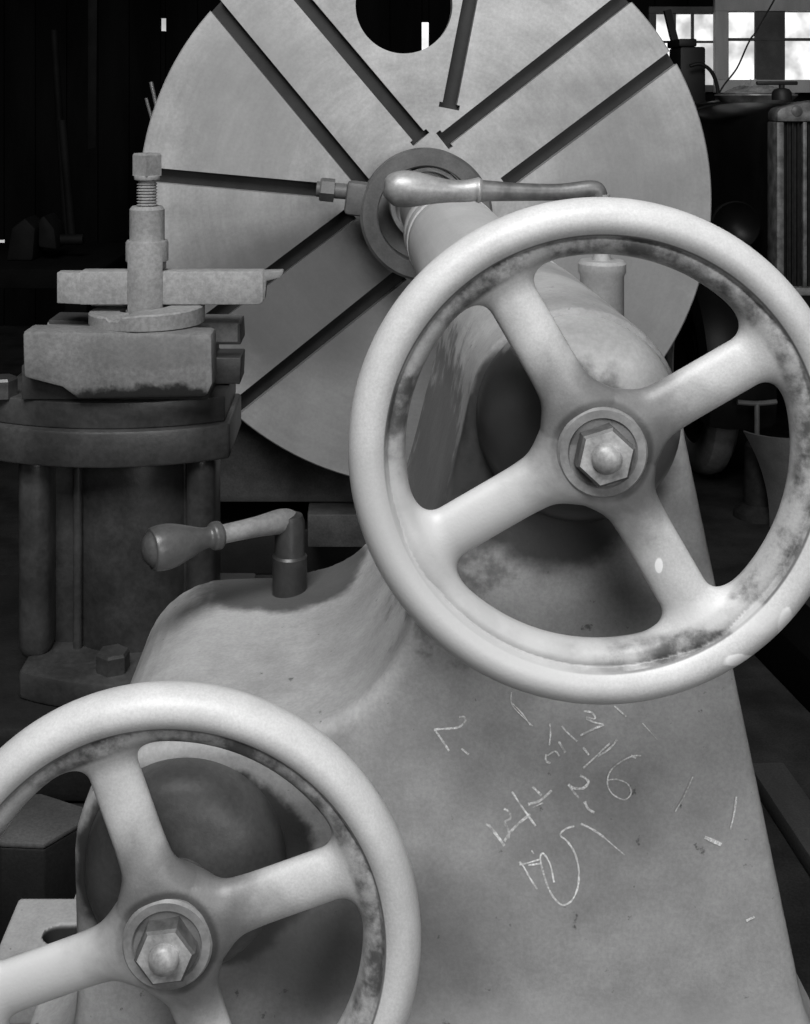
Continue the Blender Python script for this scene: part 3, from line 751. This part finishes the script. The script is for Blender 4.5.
# ================================================================== OLD TRUCK
M_truck = metal('black_enamel', .004, .008, scale=5, rough=.4, spec=.13, grain=.1, bump=.1)
M_shell = metal('tarnished_radiator_shell', .07, .20, scale=22, rough=.5, spec=.5, metallic=.1, grain=.15, bump=.2)
M_core = metal('dark_radiator_core', .008, .016, scale=30, rough=.7, spec=.2, bump=.5)
M_rub = metal('old_tyre_rubber', .15, .24, scale=12, rough=.8, spec=.2, bump=.3)
TX, TY = 2.13, 5.0                               # centre line and radiator front
tr = tag(empty('old_truck', (TX, 6.0, 0)), 'black antique truck with upright radiator parked behind the lathe', 'truck')
rl = W(777, 0, TY).x; rh = TX-rl
zr1, zr0 = W(0, 100, TY).z, W(0, 291, TY).z
zmid = W(0, 122, TY).z
def arch(hw, zt_, zs_, n=12):                    # rounded top outline
    return [(TX+hw*math.cos(PI*i/n), zs_+(zt_-zs_)*math.sin(PI*i/n)) for i in range(n+1)]
# hood: arched shell narrowing to the radiator
hood_pts = [(TX-rh, zr0), *arch(rh, zr1-.01, zr1-.13)[::-1], (TX+rh, zr0)]
link('hood', prism(hood_pts, 'y', TY+.12, 6.5, .01), M_truck, tr)
link('radiator_tank', prism([(TX-rh, zmid), *arch(rh, zr1+.01, zr1-.05)[::-1], (TX+rh, zmid)], 'y', TY, TY+.12, .012), M_shell, tr)
for x_ in (rl, TX+rh-.035): link('shell_side', bx(x_, x_+.030, TY, TY+.12, zr0-.02, zmid, .006), M_shell, tr)
link('shell_sill', bx(rl, TX+rh, TY, TY+.12, zr0-.02, zr0+.014, .006), M_shell, tr)
gr = link('radiator_core', bx(rl+.03, TX+rh-.035, TY+.04, TY+.11, zr0, zmid, .002), M_core, tr)
for i in range(10):
    x_ = rl+.03+.022*(i+1); link('core_fin', bx(x_-.003, x_+.003, TY+.024, TY+.045, zr0, zmid, .001), M_core, gr)
for i in range(4):
    x_ = rl+.118*(i+1); link('guard_bar', bx(x_-.008, x_+.008, TY+.006, TY+.03, zr0, zmid, .003), M_shell, gr)
cp = W(789, 86, TY+.06)
link('badge', revolve([(0, -.010), (.012, -.009), (.022, -.004), (.024, .004)], (W(797, 110, TY).x, TY, W(0, 111, TY).z), (0, 1, 0), 28), M_shell, tr)
link('filler_cap', revolve([(0, 0), (.04, 0), (.04, .03), (.03, .045), (.012, .05), (.012, .062), (0, .064)], (cp.x-.03, TY+.06, zr1+.0), (0, 0, 1), 24), M_dark, tr)
link('cap_bar', box((.17, .02, .016), (cp.x-.05, TY+.06, zr1+.07), .005), M_dark, tr)
# front axle, wheels, fenders
def truck_wheel(cx, cy):
    c = Vector((cx, cy, .40))
    link('tyre', ring_solid([(.27, -.05), (.30, -.062), (.36, -.06), (.39, -.04), (.40, 0), (.39, .04), (.36, .06), (.30, .062), (.27, .05)], c, (1, 0, 0), 56), M_rub, tr)
    link('wheel_disc', fuse(ring_solid([(.24, -.03), (.272, -.045), (.272, .045), (.24, .03)], c, (1, 0, 0), 48), cyl(.06, c-Vector((.06, 0, 0)), c+Vector((.06, 0, 0)), .008),
         *[tube([c+Vector((0, math.cos(a)*.05, math.sin(a)*.05)), c+Vector((0, math.cos(a)*.25, math.sin(a)*.25))], .016, 10, 2) for a in [2*PI*i/12 for i in range(12)]]), M_truck, tr)
truck_wheel(1.49, 5.25); truck_wheel(2*TX-1.49, 5.25)
link('front_axle', cyl(.035, (1.5, 5.25, .40), (2*TX-1.5, 5.25, .40), .005), M_truck, tr)
def fender(cx):
    V, Fc = [], []; n = 24
    for i in range(n+1):
        a = math.radians(-12+150*i/n)
        for s, dz in ((-.13, -.05), (-.11, 0), (-.05, .022), (.05, .022), (.13, 0), (.16, -.03)):
            r = .49+dz
            V.append((cx+s, 5.25-math.cos(a)*r, .42+math.sin(a)*r))
    m = 6
    for i in range(n):
        for j in range(m-1): Fc.append((i*m+j, i*m+j+1, (i+1)*m+j+1, (i+1)*m+j))
    me = pyd(V, Fc); bm = bmesh.new(); bm.from_mesh(me)
    bmesh.ops.solidify(bm, geom=bm.faces[:], thickness=.008); bm.to_mesh(me); bm.free(); return me
link('fender', fender(1.50), M_truck, tr); link('fender', fender(2*TX-1.50), M_truck, tr)
link('chassis', fuse(bx(TX-.36, TX-.28, 5.05, 7.6, .5, .62, .005), bx(TX+.28, TX+.36, 5.05, 7.6, .5, .62, .005)), M_truck, tr)
link('engine_side', bx(TX-.32, TX+.32, 5.2, 6.5, .5, zr0+.02, .01), M_truck, tr)
link('cowl', prism([(TX-.55, .6), (TX-.55, 1.35), *arch(.5, 1.60, 1.40)[::-1], (TX+.55, 1.35), (TX+.55, .6)], 'y', 6.5, 6.75, .02), M_truck, tr)
lp = Vector((rl-.14, TY+.1, W(0, 228, TY).z))
link('headlamp', revolve([(0, .16), (.03, .155), (.07, .12), (.095, .05), (.1, .0), (.104, -.008), (.098, -.014), (.09, -.006), (.05, .03), (0, .04)], lp, (0, 1, 0), 36), M_truck, tr)
link('lamp_bracket', tube([lp+Vector((0, .05, -.09)), lp+Vector((0, .06, -.3)), Vector((rl+.02, lp.y+.08, lp.z-.45))], .014, 10), M_truck, tr)

# tray and cloth lying on the hood
M_cloth = metal('dusty_rag', .12, .30, scale=9, rough=.95, spec=.05, grain=.2, bump=.4)
M_trim = metal('worn_pan_rim', .12, .3, scale=16, rough=.4, spec=.5, metallic=.3, bump=.2)
hz = zr1-.01
pan = tag(link('drip_pan', revolve([(0, 0), (.14, 0), (.175, .03), (.18, .032), (.182, .026), (.15, -.006), (0, -.006)], (W(755, 0, 5.5).x+.02, 5.55, hz+.004), (0, 0, 1), 40), M_trim, None), 'shallow metal pan lying on the truck hood under a rag', 'pan')
def rag(cx, cy, cz, lx, ly, hh, seed):
    rnd = random.Random(seed); n, m = 30, 20; V, Fc = [], []
    ph = [(rnd.uniform(5, 16), rnd.uniform(5, 16), rnd.uniform(0, 6), rnd.uniform(.25, .6)) for _ in range(7)]
    for i in range(n+1):
        for j in range(m+1):
            u, v = i/n*2-1, j/m*2-1
            d = max(0, 1-(u*u+v*v)**.9); f = sum(a*math.sin(p*u+q_*v+r) for p, q_, r, a in ph)/2.2
            V.append((cx+u*lx*(1-.12*abs(v)), cy+v*ly*(1-.15*abs(u)), cz+hh*d*(.62+.6*f)+.006))
    for i in range(n):
        for j in range(m): Fc.append((i*(m+1)+j, i*(m+1)+j+1, (i+1)*(m+1)+j+1, (i+1)*(m+1)+j))
    me = pyd(V, Fc); bm = bmesh.new(); bm.from_mesh(me); bmesh.ops.solidify(bm, geom=bm.faces[:], thickness=.004); bm.to_mesh(me); bm.free(); return me
tag(link('cloth_rag', rag(W(755, 0, 5.5).x+.02, 5.55, hz+.0365, .150, .15, .055, 8), M_cloth, None, sharp=None), 'crumpled pale rag heaped on the truck hood below the window', 'rag')

# bent sheet and stand before the truck wheel
M_sheet = metal('dull_sheet_metal', .06, .09, scale=7, rough=.5, spec=.4, grain=.15, bump=.2)
V, Fc = [], []
for i in range(17):
    z = .0+.36*i/16; xs_ = .02-.10*(i/16)**2.2
    for j in range(9):
        a = math.radians(-70+100*j/8); V.append((1.69+xs_+.16*math.sin(a)*1.0, 4.62-.16*math.cos(a), z))
for i in range(16):
    for j in range(8): Fc.append((i*9+j, i*9+j+1, (i+1)*9+j+1, (i+1)*9+j))
me = pyd(V, Fc); bm = bmesh.new(); bm.from_mesh(me); bmesh.ops.solidify(bm, geom=bm.faces[:], thickness=.006); bm.to_mesh(me); bm.free()
tag(link('bent_sheet', me, M_sheet, None), 'curved sheet metal shroud standing on the floor seen through the upper handwheel', 'sheet metal')
tb_ = W(757, 440, 4.68)
jk = tag(empty('screw_jack', (tb_.x, 4.68, 0)), 'small T-handled jack beside the truck tyre', 'jack')
link('jack_body', revolve([(0, 0), (.09, 0), (.085, .02), (.05, .05), (.045, tb_.z-.02), (.03, tb_.z), (0, tb_.z)], (tb_.x, 4.68, 0), (0, 0, 1), 28), M_core, jk)
link('jack_screw', cyl(.010, (tb_.x, 4.68, tb_.z-.02), (tb_.x, 4.68, tb_.z+.14), .002, 16), M_sheet, jk)
link('handle_bar', tube([(tb_.x-.075, 4.68, tb_.z+.145), (tb_.x, 4.68, tb_.z+.14), (tb_.x+.075, 4.68, tb_.z+.147)], .010, 10, 3), M_sheet, jk)

# timber on the floor to the right of the tailstock
M_tim = metal('dusty_grey_timber', .035, .06, scale=6, rough=.9, spec=.1, stretch=(1, .2, 1), grain=.2, bump=.4)
M_timd = metal('dark_timber', .002, .004, scale=6, rough=.9, spec=.03, stretch=(1, .2, 1), grain=.2, bump=.4)
def timber(name, a, b, w, h, mat, label):
    a, b = Vector(a), Vector(b); L_ = (b-a).length; ang = math.atan2(b.y-a.y, b.x-a.x)
    m = box((L_, w, h), (0, 0, h/2), .005); m.transform(Matrix.Translation((a+b)/2) @ Matrix.Rotation(ang, 4, 'Z'))
    return tag(link(name, m, mat, None, origin=(a+b)/2), label, 'timber')
timber('wooden_plank', (.965, 2.86, .001), (.985, 2.30, .001), .085, .045, M_tim, 'dusty grey plank on the floor beside the tailstock')
timber('wooden_beam', (1.22, 3.6, .001), (1.34, 2.5, .001), .16, .14, M_timd, 'thick dark beam on the floor beyond the grey plank')

# dim clutter along the dark side of the shed
M_dim = metal('dim_rusty_iron', .003, .006, scale=8, rough=.7, spec=.08, bump=.3)
M_rod = metal('bright_rod_steel', .3, .5, scale=8, rough=.25, spec=.6, metallic=.5, bump=.05)
def rod(px0, py0, px1, py1, Y, r, mat, label, cat='rod', name='iron_rod'):
    a, b = W(px0, py0, Y), W(px1, py1, Y)
    if cat == 'rod': b = a+(b-a)*(a.z/max(.05, (a.z-b.z)))
    return tag(link(name, tube([a, (a+b)/2, b], r, 12, 2), mat, None), label, cat)
rod(62, 120, 71, 225, 5.2, .018, M_dim, 'thin dark rod leaning in the gloom above the tool bar')
rod(54, 30, 60, 130, 6.5, .02, M_dim, 'thin dark pole standing far back in the gloom')
rod(151, 82, 155, 100, 6.0, .010, M_rod, 'shiny rod standing just beyond the left edge of the faceplate, the more upright one')
rod(146, 98, 151, 116, 5.8, .008, M_rod, 'shiny thin rod standing lower beyond the left edge of the faceplate')
hp = W(92, 40, 6.0)
tag(link('hanging_strap', prism([(hp.x-.022, 1.35), (hp.x+.02, 1.36), (hp.x+.026, 2.2), (hp.x+.018, 3.8), (hp.x-.014, 3.8), (hp.x-.02, 2.2)], 'y', 6.0, 6.012, .003), M_dim, None), 'dim strap hanging down left of the faceplate', 'strap')
vs = W(25, 250, 4.6)
vi = tag(empty('bench_vise', (vs.x, 4.6, 1.0)), 'dim iron vise on a bench in the dark behind the tool bar', 'vise')
link('fixed_jaw', prism([(vs.x-.05, 1.0), (vs.x+.05, 1.0), (vs.x+.06, 1.12), (vs.x+.02, 1.16), (vs.x-.03, 1.12)], 'y', 4.52, 4.68, .01), M_dim, vi)
link('sliding_jaw', prism([(vs.x+.07, 1.05), (vs.x+.14, 1.04), (vs.x+.13, 1.12), (vs.x+.09, 1.17), (vs.x+.07, 1.15)], 'y', 4.52, 4.68, .01), M_dim, vi)
link('vise_screw', cyl(.02, (vs.x-.02, 4.6, 1.07), (vs.x+.22, 4.6, 1.07), .003, 20), M_dim, vi)
wb = tag(empty('work_bench', (vs.x, 4.7, 0)), 'dark workbench against the left side of the shed', 'workbench')
link('bench_top', bx(vs.x-1.2, vs.x+.35, 4.3, 5.1, .93, 1.0, .006), M_timd, wb)
for x_ in (vs.x-1.1, vs.x+.25):
    for y_ in (4.38, 5.02): link('bench_leg', bx(x_-.04, x_+.04, y_-.04, y_+.04, 0, .93, .004), M_timd, wb)

# ================================================================== LIGHT
def area(name, loc, target, size, power):
    l = bpy.data.lights.new(name, 'AREA'); l.shape = 'SQUARE'; l.size = size; l.energy = power
    o = bpy.data.objects.new(name, l); COL.objects.link(o); o.location = loc
    o.rotation_euler = (Vector(target)-Vector(loc)).to_track_quat('-Z', 'Y').to_euler(); return o
area('open_door_daylight', (-.6, -1.1, 5.2), (.1, 1.5, 1.1), 2.6, 325)
area('front_fill_light', (1.6, -3.0, 2.3), (.2, 1.3, .9), 2.2, 85)  # added fill to brighten the front faces, no actual window there
wd = bpy.data.worlds.new('shed_air'); S.world = wd; wd.use_nodes = True
wd.node_tree.nodes['Background'].inputs[0].default_value = (.5, .5, .5, 1); wd.node_tree.nodes['Background'].inputs[1].default_value = .05
S.view_settings.view_transform = 'Standard'; S.view_settings.look = 'None'
S.view_settings.exposure = 0; S.view_settings.gamma = 1; S.view_settings.use_curve_mapping = False
